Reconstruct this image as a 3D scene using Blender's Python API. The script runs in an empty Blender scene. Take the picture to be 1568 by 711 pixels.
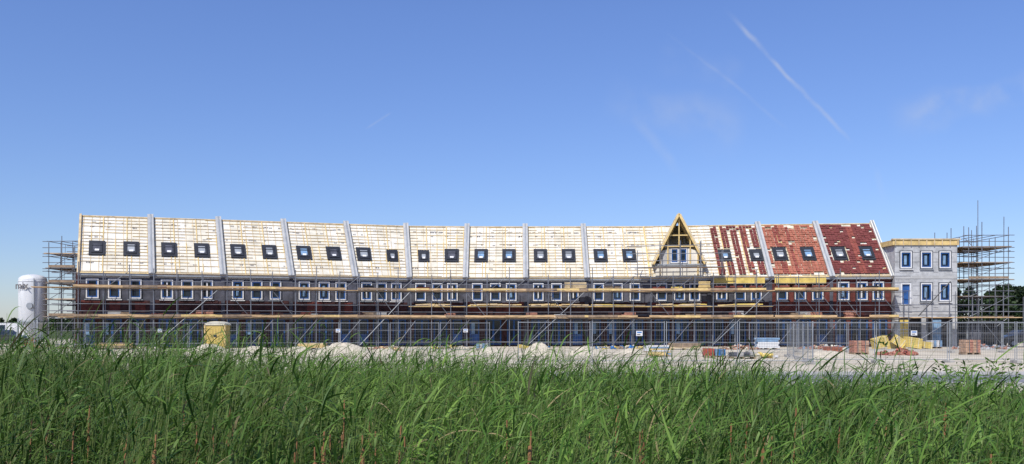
import bpy, math, random
import numpy as np
from mathutils import Vector, Matrix
random.seed(7); rng=np.random.default_rng(7)
S=bpy.context.scene
V=Vector
# ---------------------------------------------------------------- materials
def new_mat(name,col,rough=0.8,var=0.18,scale=3.0,metal=0.0,detail=4,stretch=(1,1,1),bump=0.0,col2=None,spec=0.3):
    m=bpy.data.materials.new(name); m.use_nodes=True
    nt=m.node_tree; N=nt.nodes; L=nt.links; b=N['Principled BSDF']
    b.inputs['Roughness'].default_value=rough; b.inputs['Metallic'].default_value=metal
    b.inputs['Specular IOR Level'].default_value=spec
    tc=N.new('ShaderNodeTexCoord'); mp=N.new('ShaderNodeMapping'); mp.inputs['Scale'].default_value=stretch
    L.new(tc.outputs['Object'],mp.inputs['Vector'])
    no=N.new('ShaderNodeTexNoise'); no.inputs['Scale'].default_value=scale; no.inputs['Detail'].default_value=detail
    no.inputs['Roughness'].default_value=0.65
    L.new(mp.outputs['Vector'],no.inputs['Vector'])
    r=N.new('ShaderNodeValToRGB'); L.new(no.outputs['Fac'],r.inputs['Fac'])
    c1=[max(0,c*(1-var)) for c in col]; c2=[min(1,c*(1+var)) for c in col] if col2 is None else list(col2)
    r.color_ramp.elements[0].position=0.35; r.color_ramp.elements[1].position=0.65
    r.color_ramp.elements[0].color=(*c1,1); r.color_ramp.elements[1].color=(*c2,1)
    L.new(r.outputs['Color'],b.inputs['Base Color'])
    if bump>0:
        bp=N.new('ShaderNodeBump'); bp.inputs['Strength'].default_value=bump; bp.inputs['Distance'].default_value=0.05
        L.new(no.outputs['Fac'],bp.inputs['Height']); L.new(bp.outputs['Normal'],b.inputs['Normal'])
    return m
M={}
def D(k,*a,**kw): M[k]=new_mat(k,*a,**kw)
D('roof_panel',(0.66,0.635,0.565),0.75,0.10,1.3)
D('roof_panel_aged',(0.62,0.58,0.48),0.75,0.12,1.0)
D('batten_wood',(0.55,0.43,0.26),0.8,0.25,2.0)
D('print_ink',(0.14,0.13,0.13),0.8,0.1)
D('party_concrete',(0.40,0.40,0.395),0.85,0.12,2.0)
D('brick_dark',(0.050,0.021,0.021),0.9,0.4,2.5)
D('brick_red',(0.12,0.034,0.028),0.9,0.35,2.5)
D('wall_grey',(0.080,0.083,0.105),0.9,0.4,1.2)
D('wall_light',(0.40,0.405,0.41),0.9,0.25,1.4)
D('white_paint',(0.66,0.66,0.66),0.5,0.06)
D('frame_dark',(0.022,0.025,0.034),0.5,0.2)
D('film_blue',(0.025,0.085,0.25),0.45,0.35,1.5)
D('film_pale',(0.17,0.28,0.42),0.4,0.3,2.0)
D('glass_dark',(0.010,0.015,0.025),0.08,0.3,1.0,spec=0.5)
D('tile_red',(0.24,0.066,0.05),0.8,0.2,1.2)
D('tile_orange',(0.34,0.12,0.078),0.8,0.2,1.2)
D('tile_dark',(0.16,0.042,0.038),0.75,0.2,1.2)
D('steel_tube',(0.17,0.18,0.205),0.5,0.3,1.0,metal=0.3)
D('fence_wire',(0.20,0.21,0.22),0.5,0.2,1.0,metal=0.3)
D('deck_board',(0.48,0.33,0.18),0.85,0.35,1.5,stretch=(1,1,6))
D('timber_yellow',(0.60,0.44,0.19),0.8,0.22,2.5)
D('insulation_yellow',(0.62,0.47,0.13),0.85,0.2,2.0)
D('wood_grey',(0.26,0.19,0.13),0.9,0.3,3.0)
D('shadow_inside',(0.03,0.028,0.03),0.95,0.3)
D('zinc',(0.30,0.32,0.34),0.5,0.15,1.5,metal=0.3)
D('sand_pile_mat',(0.50,0.445,0.35),0.95,0.16,3.0,bump=0.7)
D('asphalt',(0.20,0.205,0.22),0.9,0.15,1.5)
D('kerb_stone',(0.42,0.41,0.39),0.9,0.15)
D('silo_white',(0.60,0.61,0.62),0.4,0.09,0.8,stretch=(3,3,0.4))
D('toilet_yellow',(0.50,0.36,0.10),0.5,0.15,1.5)
D('cream',(0.60,0.56,0.44),0.5,0.1)
D('plastic_blue',(0.03,0.16,0.42),0.4,0.15)
D('plastic_red',(0.40,0.06,0.04),0.4,0.15)
D('plastic_green',(0.10,0.30,0.12),0.4,0.15)
D('brick_pack',(0.36,0.17,0.12),0.85,0.35,9.0)
D('wrap_brown',(0.42,0.27,0.18),0.5,0.3,5.0)
D('concrete_foot',(0.34,0.33,0.31),0.9,0.15)
D('car_black',(0.02,0.022,0.027),0.25,0.1,spec=0.6)
D('car_white',(0.6,0.6,0.6),0.3,0.05,spec=0.6)
D('rubber',(0.02,0.02,0.02),0.9,0.1)
D('trunk',(0.09,0.07,0.05),0.9,0.3)
D('cattail_brown',(0.26,0.13,0.06),0.9,0.3,6.0)

def leaf_mat(name,trans=0.35):
    m=bpy.data.materials.new(name); m.use_nodes=True
    nt=m.node_tree; N=nt.nodes; L=nt.links; b=N['Principled BSDF']; out=N['Material Output']
    a=N.new('ShaderNodeAttribute'); a.attribute_name='col'
    L.new(a.outputs['Color'],b.inputs['Base Color']); b.inputs['Roughness'].default_value=0.5
    b.inputs['Specular IOR Level'].default_value=0.22
    t=N.new('ShaderNodeBsdfTranslucent'); mx=N.new('ShaderNodeMixShader'); mx.inputs[0].default_value=trans
    L.new(a.outputs['Color'],t.inputs['Color']); L.new(b.outputs[0],mx.inputs[1]); L.new(t.outputs[0],mx.inputs[2])
    L.new(mx.outputs[0],out.inputs['Surface']); return m
M['leaf']=leaf_mat('leaf',.3)

# ---------------------------------------------------------------- mesh builder
class MB:
    def __init__(s): s.v=[]; s.f=[]; s.m=[]; s.mats=[]
    def mi(s,k):
        if k not in s.mats: s.mats.append(k)
        return s.mats.index(k)
    def poly(s,pts,k):
        b=len(s.v); s.v+= [tuple(p) for p in pts]; s.f.append(tuple(range(b,b+len(pts)))); s.m.append(s.mi(k))
    def box8(s,p,k):
        b=len(s.v); s.v+=[tuple(q) for q in p]; i=s.mi(k)
        for f in ((0,3,2,1),(4,5,6,7),(0,1,5,4),(1,2,6,5),(2,3,7,6),(3,0,4,7)):
            s.f.append(tuple(b+j for j in f)); s.m.append(i)
    def box(s,x0,x1,y0,y1,z0,z1,k):
        s.box8([(x0,y0,z0),(x1,y0,z0),(x1,y1,z0),(x0,y1,z0),(x0,y0,z1),(x1,y0,z1),(x1,y1,z1),(x0,y1,z1)],k)
    def bar(s,p,q,w,h,k,up=V((0,0,1))):
        p=V(p);q=V(q);d=(q-p)
        if d.length<1e-6: return
        d.normalize(); up=V(up)
        if abs(d.dot(up))>0.98: up=V((0,1,0))
        sd=d.cross(up).normalized(); u2=sd.cross(d).normalized()
        a=sd*(w/2); c=u2*(h/2)
        s.box8([p-a-c,p+a-c,q+a-c,q-a-c,p-a+c,p+a+c,q+a+c,q-a+c],k)
    def tube(s,p,q,r,k,n=5,r2=None,cap=True):
        p=V(p);q=V(q);d=(q-p).normalized(); up=V((0,0,1)) if abs(d.z)<0.9 else V((1,0,0))
        sd=d.cross(up).normalized(); u2=sd.cross(d).normalized(); r2=r if r2 is None else r2
        b=len(s.v); i=s.mi(k)
        for c,rr in ((p,r),(q,r2)):
            for j in range(n):
                t=2*math.pi*j/n; s.v.append(tuple(c+sd*math.cos(t)*rr+u2*math.sin(t)*rr))
        for j in range(n):
            s.f.append((b+j,b+(j+1)%n,b+n+(j+1)%n,b+n+j)); s.m.append(i)
        if cap:
            s.f.append(tuple(b+j for j in reversed(range(n)))); s.m.append(i)
            s.f.append(tuple(b+n+j for j in range(n))); s.m.append(i)
    def lathe(s,c,prof,k,n=32):
        b=len(s.v); i=s.mi(k)
        for r,z in prof:
            for j in range(n):
                t=2*math.pi*j/n; s.v.append((c[0]+r*math.cos(t),c[1]+r*math.sin(t),c[2]+z))
        for a in range(len(prof)-1):
            for j in range(n):
                s.f.append((b+a*n+j,b+a*n+(j+1)%n,b+(a+1)*n+(j+1)%n,b+(a+1)*n+j)); s.m.append(i)
    def obj(s,name,parent=None,smooth=False):
        me=bpy.data.meshes.new(name); me.from_pydata(s.v,[],s.f)
        for k in s.mats: me.materials.append(M[k])
        me.polygons.foreach_set('material_index',s.m)
        if smooth: me.polygons.foreach_set('use_smooth',[True]*len(s.f))
        me.update(); o=bpy.data.objects.new(name,me); S.collection.objects.link(o)
        if parent: o.parent=parent
        return o
def empty(name):
    e=bpy.data.objects.new(name,None); S.collection.objects.link(e); return e

# ---------------------------------------------------------------- house row geometry
R=[(-35.4,72.7),(-30.25,74.25),(-25.1,75.8),(-19.96,77.4),(-14.8,79.0),(-9.64,80.6),(-4.1,81.1),(1.2,81.15),(6.5,81.1),(11.9,81.0),(16.97,80.3),(22.0,79.5),(27.0,79.0),(31.85,78.5)]
off=[(1.6,-3.7)]*4+[(1.45,-3.75),(0.75,-3.93),(0.05,-4)]+[(0,-4)]*7
E=[(R[i][0]+off[i][0],R[i][1]+off[i][1]) for i in range(14)]
ZE,ZR=6.05,10.8
class Fr:
    def __init__(s,p,q):
        s.o=V((p[0],p[1],0)); d=V((q[0]-p[0],q[1]-p[1],0)); s.L=d.length; s.u=d.normalized(); s.n=V((s.u.y,-s.u.x,0))
    def P(s,a,b,z): return s.o+s.u*a+s.n*b+V((0,0,z))
    def box(s,mb,a0,a1,b0,b1,z0,z1,k):
        P=s.P; mb.box8([P(a0,b1,z0),P(a1,b1,z0),P(a1,b0,z0),P(a0,b0,z0),P(a0,b1,z1),P(a1,b1,z1),P(a1,b0,z1),P(a0,b0,z1)],k)
FR=[Fr(E[i],E[i+1]) for i in range(13)]

def wall(mb,fr,a0,a1,z0,z1,ops,k,th=0.28):
    xs=sorted(set([a0,a1]+[o[0] for o in ops]+[o[1] for o in ops])); zs=sorted(set([z0,z1]+[o[2] for o in ops]+[o[3] for o in ops]))
    for i in range(len(xs)-1):
        j=0
        while j<len(zs)-1:
            cx=(xs[i]+xs[i+1])/2
            def hole(jj):
                cz=(zs[jj]+zs[jj+1])/2
                return any(o[0]<cx<o[1] and o[2]<cz<o[3] for o in ops)
            if hole(j): j+=1; continue
            j2=j
            while j2<len(zs)-1 and not hole(j2): j2+=1
            fr.box(mb,xs[i],xs[i+1],-th,0,zs[j],zs[j2],k); j=j2
def ring(mb,fr,a0,a1,z0,z1,w,b0,b1,k):
    fr.box(mb,a0,a1,b0,b1,z0,z0+w,k); fr.box(mb,a0,a1,b0,b1,z1-w,z1,k)
    fr.box(mb,a0,a0+w,b0,b1,z0+w,z1-w,k); fr.box(mb,a1-w,a1,b0,b1,z0+w,z1-w,k)
def window(mb,fr,a0,a1,z0,z1,style=0):
    ring(mb,fr,a0-0.07,a1+0.07,z0-0.06,z1+0.06,0.065,-0.02,0.03,'frame_dark')
    ring(mb,fr,a0,a1,z0,z1,0.09,-0.12,0.045,'white_paint')
    ring(mb,fr,a0+0.09,a1-0.09,z0+0.09,z1-0.09,0.10,-0.14,0.0,'film_blue')
    c=(a0+a1)/2
    fr.box(mb,a0+0.19,a1-0.19,-0.2,-0.15,z0+0.19,z1-0.19,'glass_dark')
    if style==1: fr.box(mb,c-0.05,c+0.05,-0.145,-0.05,z0+0.19,z1-0.19,'white_paint')
    if style==2: fr.box(mb,c-0.12,c+0.08,-0.145,-0.06,z0+0.3,z1-0.35,'film_pale')
    fr.box(mb,a0-0.1,a1+0.1,0.0,0.12,z0-0.13,z0-0.062,'white_paint' if random.random()<0.4 else 'zinc')

row=empty('terraced_house_row')
W=MB(); WN=MB()
for i,fr in enumerate(FR):
    L=fr.L
    fs=[0.2,0.5,0.77]
    ops=[]
    w=0.92
    for f in fs:
        a=f*L+random.uniform(-.08,.08); ops.append((a-w/2,a+w/2,3.95,5.5))
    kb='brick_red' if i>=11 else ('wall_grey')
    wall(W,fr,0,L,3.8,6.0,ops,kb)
    if i<11:
        fr.box(W,0.15,L-0.15,0.002,0.04,5.58,5.71,'party_concrete')
    for j,o in enumerate(ops):
        window(WN,fr,*o,style=random.choice([0,1,2,0]))
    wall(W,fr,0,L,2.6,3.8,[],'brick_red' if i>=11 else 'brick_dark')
    if i<11:
        a=0.2
        while a<L-0.5:
            e=min(L-0.2,a+random.uniform(0.6,1.4)); fr.box(W,a,e,0.003,0.05,2.85,3.8+random.choice([0,0,.06,-.06,-.12]),'brick_dark' if (i%3 or random.random()<.4) else 'brick_red'); a=e+0.004
    g=[]
    pat=[(0.06,0.95),(0.32,1.5),(0.68,1.3)] if i%2==0 else [(0.08,1.4),(0.42,1.3),(0.76,0.95)]
    for f,ww in pat: g.append((f*L,f*L+ww,0.08,2.42))
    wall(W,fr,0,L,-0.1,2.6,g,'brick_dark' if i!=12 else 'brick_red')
    for (a0,a1,z0,z1) in g:
        ring(WN,fr,a0,a1,z0,z1,0.07,-0.2,-0.04,'frame_dark')
        ring(WN,fr,a0+0.07,a1-0.07,z0+0.07,z1-0.07,0.10,-0.19,-0.07,'film_blue')
        fr.box(WN,a0+0.17,a1-0.17,-0.24,-0.18,z0+0.17,z1-0.17,'glass_dark')
        if a1-a0>1.1:
            c=(a0+a1)/2; fr.box(WN,c-0.08,c+0.08,-0.175,-0.06,z0+0.17,z1-0.17,'film_blue')
        elif random.random()<0.5: fr.box(WN,a0+0.2,a1-0.2,-0.175,-0.1,z0+0.2,z0+1.0,'film_blue')
        if random.random()<0.25: fr.box(WN,a0+0.2,a0+.5,-0.17,-0.12,z0+1.0,z1-0.4,'film_pale')
    fr.box(W,-0.14,0.14,0.003,0.06,-0.1,6.0,'wall_grey' if i else 'brick_dark')
    fr.box(W,0.15,L-0.15,0.002,0.05,2.62,2.84,'wall_grey')
    fr.box(W,0,L,-8.0,-7.7,-0.1,6.05,'wall_grey')
for idx,fr,a in ((0,FR[0],0.0),(13,FR[12],FR[12].L)):
    a0,a1=(a,a+0.3) if idx==0 else (a-0.3,a)
    fr.box(W,a0+0.0,a1,-7.7,-0.28,-0.1,6.0,'brick_dark')
    r=V((*R[idx],0)); e=V((*E[idx],0)); bk=r+(r-e)
    W.poly([e+V((0,0,6)),r+V((0,0,ZR-0.1)),bk+V((0,0,6))],'wall_light')
W.obj('walls',row); WN.obj('windows_and_doors',row)

def rp(i,s,t,o=0.0):
    e0=V((*E[i],ZE));e1=V((*E[i+1],ZE));r0=V((*R[i],ZR));r1=V((*R[i+1],ZR))
    e=e0.lerp(e1,s); r=r0.lerp(r1,s); n=(e1-e0).cross(r-e).normalized()
    return e.lerp(r,t)+n*o
def rn(i): 
    return (rp(i,0.5,0.5,1)-rp(i,0.5,0.5,0))
RF=MB(); BT=MB(); PR=MB(); SK=MB(); TL=MB(); PW=MB()
for i in range(13):
    tb=-0.045
    RF.box8([rp(i,0,tb,-0.2),rp(i,1,tb,-0.2),rp(i,1,1,-0.2),rp(i,0,1,-0.2),rp(i,0,tb,0),rp(i,1,tb,0),rp(i,1,1,0),rp(i,0,1,0)],'roof_panel')
    r0=V((*R[i],ZR));r1=V((*R[i+1],ZR)); e0=V((*E[i],ZE));e1=V((*E[i+1],ZE))
    b0=V((2*r0.x-e0.x,2*r0.y-e0.y,ZE-0.2)); b1=V((2*r1.x-e1.x,2*r1.y-e1.y,ZE-0.2))
    RF.poly([r0,b0,b1,r1],'roof_panel')
    npan=6
    for c in range(npan):
        cuts=[-.04,random.choice([.35,.5,.62]),.995]
        for t0,t1 in zip(cuts[:-1],cuts[1:]):
            if random.random()<.55:
                s0,s1=c/npan+.004,(c+1)/npan-.004
                RF.poly([rp(i,s0,t0+.003,.004),rp(i,s1,t0+.003,.004),rp(i,s1,t1-.003,.004),rp(i,s0,t1-.003,.004)],'roof_panel_aged')
    up=rn(i); L=FR[i].L
    nrow=18
    for j in range(nrow):
        t=0.0+0.985*j/(nrow-1)
        s=0.0
        while s<1:
            e=min(1,s+random.uniform(0.15,0.5))
            if random.random()<0.85:
                BT.bar(rp(i,s+0.003,t,0.045),rp(i,e-0.003,t,0.045),0.038,0.026,'batten_wood' if random.random()<.7 else 'timber_yellow',up)
            s=e
    nv=8
    for j in range(nv+1):
        s=(j+0.5)/(nv+1)
        BT.bar(rp(i,s,-0.03,0.016),rp(i,s,1,0.016),0.035,0.025,'batten_wood',up)
        if random.random()<.6:
            t=random.uniform(0,.6); BT.bar(rp(i,s,t,0.03),rp(i,s,t+random.uniform(.1,.35),0.03),0.06,0.03,'timber_yellow',up)
    for s in (0.33,0.66):
        BT.bar(rp(i,s,-0.03,0.03),rp(i,s,1,0.03),0.07,0.04,'timber_yellow',up)
    BT.bar(rp(i,0,-0.035,0.06),rp(i,1,-0.035,0.06),0.12,0.10,'timber_yellow',up)
    BT.bar(rp(i,0,1.0,0.03),rp(i,1,1.0,0.03),0.08,0.08,'batten_wood',up)
    for j in range(34):
        s=random.uniform(0.04,0.93); t=random.choice([0.88,0.88,0.88,0.8,0.62,0.3,0.15,0.47])+random.uniform(-0.01,0.01)
        w=random.uniform(0.05,0.14)/L*2.5; q=0.012
        kk=random.randint(2,4)
        for c in range(kk):
            s0=s+w*c/kk; s1=s0+w/kk*0.65
            if s1>0.98: continue
            PR.poly([rp(i,s0,t-q,0.008),rp(i,s1,t-q,0.008),rp(i,s1,t+q,0.008),rp(i,s0,t+q,0.008)],'print_ink')
    sk=[0.25,0.72]
    if i==9: sk=[]
    if i==4: sk=[(0.22,.95),(0.72,0.7)]
    elif i==5: sk=[(0.27,0.7),(0.75,.95)]
    elif i==10: sk=[(0.33,0.85),(0.85,0.85)]
    else: sk=[(q,.95) for q in sk]
    for (s,wd) in sk:
        h=wd*0.5/L; t0,t1=0.30,0.30+1.28/6.2*(1 if wd>.9 else 0.84)
        def quad(d,o0,o1,k,dt):
            a0,a1,c0,c1=s-h+d,s+h-d,t0+dt,t1-dt
            SK.box8([rp(i,a0,c0,o0),rp(i,a1,c0,o0),rp(i,a1,c1,o0),rp(i,a0,c1,o0),rp(i,a0,c0,o1),rp(i,a1,c0,o1),rp(i,a1,c1,o1),rp(i,a0,c1,o1)],k)
        quad(-0.022,0.0,0.13,'frame_dark',-0.022)
        quad(0.012,0.1,0.19,'frame_dark',0.012)
        quad(0.04,0.15,0.20,random.choice(['zinc','zinc','film_pale','wall_grey']),0.045)
        SK.bar(rp(i,s-h+0.02,(t0+t1)/2+0.03,0.205),rp(i,s+h-0.02,(t0+t1)/2+0.03,0.205),0.10,0.03,'frame_dark',up)
        SK.bar(rp(i,s-h*0.3,(t0+t1)/2-0.05,0.203),rp(i,s+h*0.35,(t0+t1)/2-0.05,0.203),0.2,0.01,'white_paint',up)
    if i>=10:
        nc=18; nr=24
        for c in range(nc):
            s=(c+0.5)/nc
            if i==10 and s<0.18: continue
            cstart=random.choice([0,0,0,1]); colk=random.random(); gap=random.randint(3,20)
            for r_ in range(nr):
                t=0.02+0.96*(r_+0.5)/nr
                if any(abs(s-a)<b*0.5/L+0.035 and 0.27<t<0.54 for a,b in sk): continue
                if r_<cstart: continue
                if i==10: on=(c%3!=2) and random.random()<.97
                elif i==11: on=random.random()<0.97 and not (c%5==1 and gap<=r_<gap+2)
                else: on=((c+r_)%9>0 or c%3!=1) and random.random()<.975
                if r_>nr-3: on=random.random()<0.7
                if not on: continue
                k={10:'tile_dark',11:'tile_orange',12:'tile_dark'}[i]
                if colk<.25 : k='tile_red'
                hw=0.5/nc*(0.87 if i!=12 else .94); ht=0.5*0.96/nr*1.0; j1=random.uniform(-.003,.003)
                s0,s1,a,b=s-hw+j1,s+hw+j1,t-ht,t+ht
                o=random.uniform(0.12,0.17)
                TL.box8([rp(i,s0,a,0.07),rp(i,s1,a,0.07),rp(i,s1,b,0.07),rp(i,s0,b,0.07),rp(i,s0,a,o),rp(i,s1,a,o),rp(i,s1,b,o-0.04),rp(i,s0,b,o-0.04)],k)
for bnd in (1,2,3,4,5,6,7,8,11,12,13):
    i=min(bnd,12); s=0 if bnd<13 else 1
    up=rn(i)
    p0=rp(i,s,-0.05,0.06); p1=rp(i,s,1.035,0.06)
    PW.bar(p0,p1,0.47 if bnd<13 else 0.3,0.42,'party_concrete' if bnd<13 else 'roof_panel',up)
    PW.bar(rp(i,s,-0.05,0.285),rp(i,s,1.03,0.285),0.12,0.03,'zinc',up)
PW.bar(rp(0,0.01,-0.05,0.06),rp(0,0.01,1.01,0.06),0.16,0.3,'batten_wood',rn(0))
PW.bar(rp(9,0.02,-0.03,0.05),rp(9,0.02,1.0,0.05),0.12,0.08,'timber_yellow',rn(9))
RF.obj('roof',row); BT.obj('roof_battens',row); PR.obj('roof_panel_print',row); SK.obj('skylights',row); TL.obj('roof_tiles',row); PW.obj('party_walls',row)
G=MB()
for i,fr in enumerate(FR):
    fr.box(G,0.02,fr.L-0.02,0.004,0.22,5.72,5.88,'zinc')
    if i in(10,11): fr.box(G,0.3,fr.L-0.5,0.23,0.36,5.35,5.85,'insulation_yellow')
G.obj('eaves_gutter',row)
# gable dormer: roof slopes on open timber trusses, window wall set back
GD=MB(); fr=FR[9]; c=14.45-E[9][0]; hw=2.0
P=fr.P
fr.box(GD,c-hw,c+hw,-0.35,0.06,5.9,7.15,'roof_panel')
def zz(a): return 11.35-(abs(a-c))*(4.25/2.2)
window(GD,fr,c-0.72,c-0.02,7.2,8.5,0); window(GD,fr,c+0.02,c+0.72,7.2,8.5,0)
for sg in (-1,1):
    a_=c+sg*.76; b_=c+sg*1.55
    pts=[P(a_,0.05,7.15),P(b_,0.05,7.15),P(b_,0.05,zz(b_)-.12),P(a_,0.05,8.5)]
    GD.poly(pts if sg>0 else pts[::-1],'party_concrete' if sg<0 else 'roof_panel')
    e0=P(c+sg*2.2,0.35,7.1); a0=P(c,0.35,11.35); a1=P(c,-4.4,11.35); e1=P(c+sg*2.2,-4.4,7.1)
    nn=(a0-e0).cross(e1-e0).normalized()*(-1)
    if nn.z<0: nn=-nn
    GD.box8([e0,a0,a1,e1,e0+nn*0.15,a0+nn*0.15,a1+nn*0.15,e1+nn*0.15],'roof_panel')
    for j in range(13):
        t=(j+0.3)/13
        GD.bar(e0.lerp(a0,t)+nn*0.18,e1.lerp(a1,t)+nn*0.18,0.04,0.03,'batten_wood',nn)
    for j in range(6):
        t=j/5
        GD.bar(e0.lerp(e1,t)+nn*0.165,a0.lerp(a1,t)+nn*0.165,0.05,0.03,'batten_wood',nn)
    # front and inner rafters
    GD.bar(e0-nn*0.02+fr.n*0.06,a0-nn*0.02+fr.n*0.06+V((0,0,.1)),0.10,0.17,'timber_yellow',nn)
    for bb in (-.9,-2.0): GD.bar(P(c+sg*2.0,bb,7.25),P(c+sg*.05,bb,11.05),0.08,0.14,'timber_yellow',nn)
    GD.bar(P(c+sg*0.95,0.1,7.1),P(c+sg*0.95,0.1,zz(c+.95)-.15),0.10,0.09,'timber_yellow')
    GD.bar(P(c+sg*1.6,0.1,6.1),P(c+sg*1.6,0.1,zz(c+1.6)-.15),0.10,0.09,'timber_yellow')
GD.bar(P(c-1.3,0.12,8.65),P(c+1.3,0.12,8.65),0.10,0.12,'timber_yellow')
GD.bar(P(c-.8,0.12,9.6),P(c+.8,0.12,9.6),0.10,0.10,'timber_yellow')
GD.bar(P(c,0.12,8.7),P(c,0.12,11.1),0.10,0.10,'timber_yellow')
GD.bar(P(c-2.1,0.12,7.05),P(c+2.1,0.12,7.05),0.14,0.14,'zinc')
fr.box(GD,c-hw,c-hw+0.05,-3.5,-0.36,6.0,7.3,'roof_panel'); fr.box(GD,c+hw-0.05,c+hw,-3.5,-0.36,6.0,7.3,'roof_panel')
GD.obj('gable_dormer',row)

# ---------------------------------------------------------------- flat roof house at the right end
fh=empty('flat_roof_house'); B=MB(); BW=MB()
fr=Fr((31.95,74.0),(37.15,74.0)); L=fr.L
ops=[(0.45,1.4,6.6,8.0),(2.15,3.1,6.6,8.0),(3.7,4.65,6.6,8.0),(0.5,1.35,3.5,5.35),(2.15,3.1,3.85,5.35),(3.7,4.65,3.85,5.35),(0.3,2.2,0.05,2.5),(2.7,4.8,0.05,2.5)]
wall(B,fr,0,L,-0.1,8.5,ops,'wall_light')
for o in ops[:3]+ops[4:6]: window(BW,fr,*o,style=2)
fr.box(BW,0.5,1.35,-0.2,-0.1,3.5,5.35,'film_blue'); ring(BW,fr,0.5,1.35,3.5,5.35,0.1,-0.09,0.03,'white_paint')
for o in ops[6:]:
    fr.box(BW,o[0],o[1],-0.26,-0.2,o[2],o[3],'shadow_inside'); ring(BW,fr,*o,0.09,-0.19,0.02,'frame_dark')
fr.box(BW,0.4,1.2,-0.15,-0.08,0.2,2.3,'insulation_yellow'); fr.box(BW,3.2,3.9,-0.15,-0.08,0.2,2.3,'film_pale')
B.box(31.95,32.2,74.28,82,-0.1,8.5,'wall_light'); B.box(36.9,37.15,74.28,82,-0.1,8.5,'wall_light'); B.box(32.2,36.9,81.7,82,-0.1,8.5,'wall_light')
B.box(31.95,37.15,74.0,82,8.5,8.62,'party_concrete')
B.box(31.85,37.25,73.9,74.02,8.52,8.95,'timber_yellow'); B.box(31.75,31.86,73.9,82,8.52,8.95,'timber_yellow')
B.box(31.7,37.35,73.82,74.2,8.96,9.06,'batten_wood')
for k in range(9): B.box(31.9+k*0.65,31.98+k*0.65,73.84,73.897,8.5,8.955,'batten_wood')
fr.box(B,0,L,0.002,0.03,5.72,5.98,'party_concrete'); fr.box(B,0,L,0.002,0.04,2.72,3.0,'party_concrete')
for z in (6.25,7.1,7.9,4.3,5.1,3.3):
    for a0,a1 in ((0.02,.36),(1.5,2.05),(3.2,3.6),(4.76,5.18)): fr.box(B,a0,a1,0.002,0.006,z,z+.03,'wall_grey')
B.obj('walls',fh); BW.obj('windows_and_doors',fh)

# ---------------------------------------------------------------- scaffolding
sc=empty('scaffolding'); T=MB(); K=MB()
def lane(b,z,i0=0,i1=13,ext0=0,ext1=0):
    pts=[]
    for i in range(i0,i1+1):
        fs=[FR[j] for j in (i-1,i) if 0<=j<13]
        n=sum((f.n for f in fs),V((0,0,0))).normalized()
        pts.append(V((*E[i],z))+n*b)
    if ext0: pts[0]=pts[0]-FR[0].u*ext0
    if ext1: pts[-1]=pts[-1]+FR[12].u*ext1
    return pts
for b,rr in ((1.75,0.034),(0.75,0.03)):
    for z in (0.35,1.45,2.35,2.95,3.5,4.62,5.3,5.85):
        if b<1 and z in (2.95,3.5,5.3,5.85,1.45): continue
        pts=lane(b,z+random.uniform(-.03,.03),ext0=1.5,ext1=1.0)
        for p,q in zip(pts[:-1],pts[1:]):
            jz=V((0,0,random.uniform(-.04,.04))); T.tube(p+jz,q+jz,rr*0.8,'steel_tube',4)
for i,fr in enumerate(FR):
    L=fr.L; n=3
    for k in range(n):
        a=(k+0.15)*L/n+random.uniform(-.12,.12)
        top=random.uniform(5.9,6.8)
        for b in (1.75,0.75):
            T.tube(fr.P(a,b,0.02),fr.P(a+random.uniform(-.04,.04),b,top if b>1 else 5.9),0.037,'steel_tube',5)
            fr.box(T,a-0.09,a+0.09,b-0.09,b+0.09,0.0,0.025,'steel_tube')
        for z in (2.3,4.57): T.tube(fr.P(a,0.4,z),fr.P(a,1.95,z),0.025,'steel_tube',4)
        if random.random()<0.45: T.tube(fr.P(a,1.79,0.3),fr.P(a+L/n,1.79,2.35),0.028,'steel_tube',4)
        if random.random()<0.35: T.tube(fr.P(a+L/n,1.79,2.4),fr.P(a,1.79,4.6),0.028,'steel_tube',4)
        if random.random()<0.2: T.tube(fr.P(a,1.79,4.6),fr.P(a+L/n,1.79,6.0),0.024,'steel_tube',4)
    if i in (1,4,7,10): T.tube(fr.P(0.2,1.82,0.2),fr.P(L*0.95,1.82,4.7),0.03,'zinc',4)
def deck(z,i0,i1,b0=0.7,b1=1.9,th=0.05,mat='deck_board',rag=True,ext0=0,ext1=0):
    nb=4
    for k in range(nb):
        bb=b0+(b1-b0)*(k+0.5)/nb
        pts=lane(bb,z,i0,i1,ext0=ext0,ext1=ext1)
        for p,q in zip(pts[:-1],pts[1:]):
            d=(q-p); m=3
            for j in range(m):
                dz=V((0,0,random.uniform(-.015,.02)))
                K.bar(p+d*(j/m)-d*0.01+dz,p+d*((j+1)/m)+d*0.01+dz,(b1-b0)/nb*0.93,th,mat)
deck(4.72,0,13,ext0=2.8,ext1=0,th=.06); deck(2.46,0,13,ext0=1.0,ext1=9.5,th=.06)
for z,ex in ((4.86,0.5),(2.60,0.5)):
    for i,fr in enumerate(FR):
        s=0
        while s<fr.L:
            e=min(fr.L,s+random.uniform(1.2,2.6))
            if random.random()<0.9: K.bar(fr.P(s,1.93,z),fr.P(e,1.93,z+random.uniform(-.03,.03)),0.03,0.17,random.choice(['deck_board','deck_board','wood_grey','timber_yellow']))
            s=e
for i in (5,6,7,8,9,10):
    fr=FR[i]
    K.bar(fr.P(0,1.2,3.42),fr.P(fr.L,1.2,3.42),0.6,0.05,'timber_yellow')
    for k in range(6):
        a=random.uniform(0,fr.L-2.2); K.bar(fr.P(a,1.15+random.uniform(-.2,.3),3.5+random.uniform(0,.12)),fr.P(a+random.uniform(1.2,2.4),1.3,3.5+random.uniform(0,.15)),0.12,0.09,random.choice(['timber_yellow','insulation_yellow','batten_wood']))
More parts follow.
